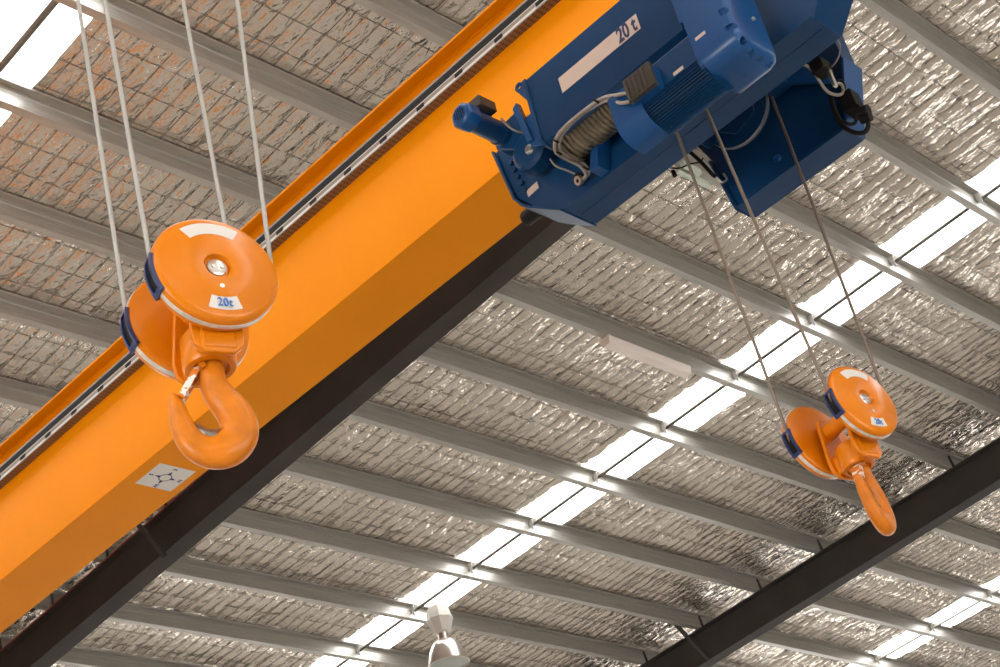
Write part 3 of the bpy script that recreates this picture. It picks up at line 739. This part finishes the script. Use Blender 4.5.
# limit switch with cable loops on the right end of the hoist
c = V(onx(851, 103, 7.35)); LS = empty('limit_switch', c, 'black limit switch box with cable loops at the right end of the blue hoist', 'switch')
def ls(o): return rel(o, LS)
ls(MB().box(c.x - .05, c.x + .05, c.y - .045, c.y + .045, c.z - .06, c.z + .06).build('switch_box', m_black, bevel=.006))
c2 = V(onx(861, 113, 7.33)); ls(MB().lathe([(0, -.05), (.032, -.05), (.036, -.04), (.036, .04), (0, .05)], c2, (0, 1, .3), 16).build('plug', m_black, smooth=True))
c3 = V(onx(866, 118, 7.33)); ls(MB().lathe([(0, -.03), (.028, -.03), (.028, .03), (0, .03)], c3, (0, 1, .3), 16).build('plug', m_black, smooth=True))
c4 = V(onx(822, 66, 7.0)); ls(MB().box(c4.x - .05, c4.x + .05, c4.y - .03, c4.y + .05, c4.z - .05, c4.z + .03).build('mounting_box', m_black, bevel=.006))
ls(MB().box(c4.x + .0, c4.x + .03, c4.y - .03, c4.y - .01, c4.z - .16, c4.z - .02).build('bracket_post', m_steel, bevel=.003))
for p, r_, m__ in (([(862, 118, 7.33), (868, 122, 7.33), (866, 131, 7.33), (857, 133, 7.33), (845, 128, 7.33), (837, 118, 7.33), (833, 105, 7.33), (830, 92, 7.25)], .014, m_black),
                   ([(850, 112, 7.3), (856, 118, 7.3), (853, 124, 7.3), (842, 122, 7.3), (836, 112, 7.3), (832, 98, 7.25)], .011, m_black),
                   ([(837, 38, 6.9), (840, 46, 7.0), (838, 58, 7.05), (830, 68, 7.1), (818, 71, 7.1), (812, 66, 7.05)], .005, m_cable),
                   ([(802, 63, 6.9), (812, 70, 7.0), (820, 82, 7.1), (828, 92, 7.2), (838, 95, 7.25), (843, 92, 7.3), (841, 84, 7.25), (832, 84, 7.2)], .009, m_cable),
                   ([(843, 93, 7.3), (845, 86, 7.3), (840, 80, 7.25), (834, 84, 7.2)], .006, m_black)):
    ls(MB().tube(smoothpath([onx(a, b, X) for a, b, X in p], 8), r_, 10).build('cable', m__, smooth=True, angle=80))
# conduit hanging at the left end of the far frame
CT = empty('cable_conduit', onx(700, 172, 7.1), 'thin dark cable conduit hanging between the two blue hoist frames', 'cable')
for p, r_, m__ in (([(690, 152, 7.1), (702, 163, 7.12), (712, 174, 7.14), (716, 177, 7.15)], .012, m_black), ([(716, 177, 7.15), (722, 182, 7.2), (727, 179, 7.25), (724, 174, 7.3)], .007, m_steel),
                   ([(671, 168, 7.1), (680, 168, 7.1), (690, 164, 7.1), (700, 162, 7.1), (703, 158, 7.1)], .005, m_black), ([(673, 171, 7.1), (675, 176, 7.1)], .014, m_black)):
    rel(MB().tube(smoothpath([onx(a, b, X) for a, b, X in p], 6), r_, 10).build('conduit', m__, smooth=True, angle=80), CT)

# ------------------------------------------------------------------ lamps
def batten(xa, xb, s, n, label, m, wid=.11, h_=.09):
    root = empty('batten_light', roof((xa + xb) / 2, s, n), label, 'light')
    pr = [(-wid / 2, 0), (wid / 2, 0), (wid * .36, -h_), (-wid * .36, -h_)]
    rel(MB().prism(pr, lambda u, v, ww: roof(ww, s + u, n + v), xa + .01, xb - .01).build('diffuser', m, bevel=.006), root)
    for e_ in (xa, xb - .02):
        rel(MB().prism([(a * 1.06, b * 1.04) for a, b in pr], lambda u, v, ww: roof(ww, s + u, n + v), e_, e_ + .02).build('end_cap', m_batten, bevel=.003), root)
    return root
p1 = onx(602, 342, 13.25); 
batten(13.2, 14.65, 3.2 * SP - .02, -.003, 'slim white batten light fixed under a purlin left of the central skylight', m_batten, .15, .10)
# second batten behind the hoist
def onroof(px, py, n):
    d = ray(px, py); k = ((C0 - CAM) @ Nr + n) / (d @ Nr); return CAM + d * k
pa = onroof(676, 166, .0); pb = onroof(706, 183, .0)
b2 = empty('batten_light', pa, 'pair of short pale green light tubes on the roof just below the blue hoist', 'light')
for (q1, q2) in (((676, 168), (706, 186)), ((681, 162), (701, 170))):
    a_ = V(onroof(*q1, -.02)); b_ = V(onroof(*q2, -.02)); b_.y = a_.y; b_.z = a_.z
    rel(MB().box(a_.x, b_.x, a_.y - .025, a_.y + .025, a_.z - .05, a_.z + .02).build('tube', m_batten2, bevel=.008), b2)
# high bay lamp
hp_ = onroof(437, 607, -.06); HL = empty('high_bay_lamp', hp_, 'white bell-shaped high bay lamp with aluminium reflector at the bottom edge', 'lamp')
hz = hp_[2]
def hb(prof, nm, m, seg=32, par=None, **kw):
    return rel(MB().lathe([(r_ * 1.4, -h_ * 1.38) for r_, h_ in prof], hp_, (0, 0, 1), seg).build(nm, m, smooth=True, **kw), HL)
hb([(0, -.02), (.035, -.02), (.035, .01), (0, .01)], 'mounting_hook', m_steel)
hb([(0, 0), (.075, 0), (.10, .012), (.128, .13), (.132, .135), (.132, .145), (.128, .15), (.085, .275), (.06, .285), (0, .285)], 'ballast_housing', m_lampwhite, seg=8, angle=20)
hb([(.05, .28), (.05, .36), (.062, .37)], 'neck', m_lampalu)
hb([(.05, .355), (.075, .36), (.12, .395), (.16, .46), (.185, .54), (.195, .60), (.205, .605), (.205, .615), (.19, .617)], 'reflector', m_lampalu, seg=40)
hb([(.19, .612), (.15, .628), (.08, .64), (0, .644)], 'glass_lens', m_glass, seg=40)
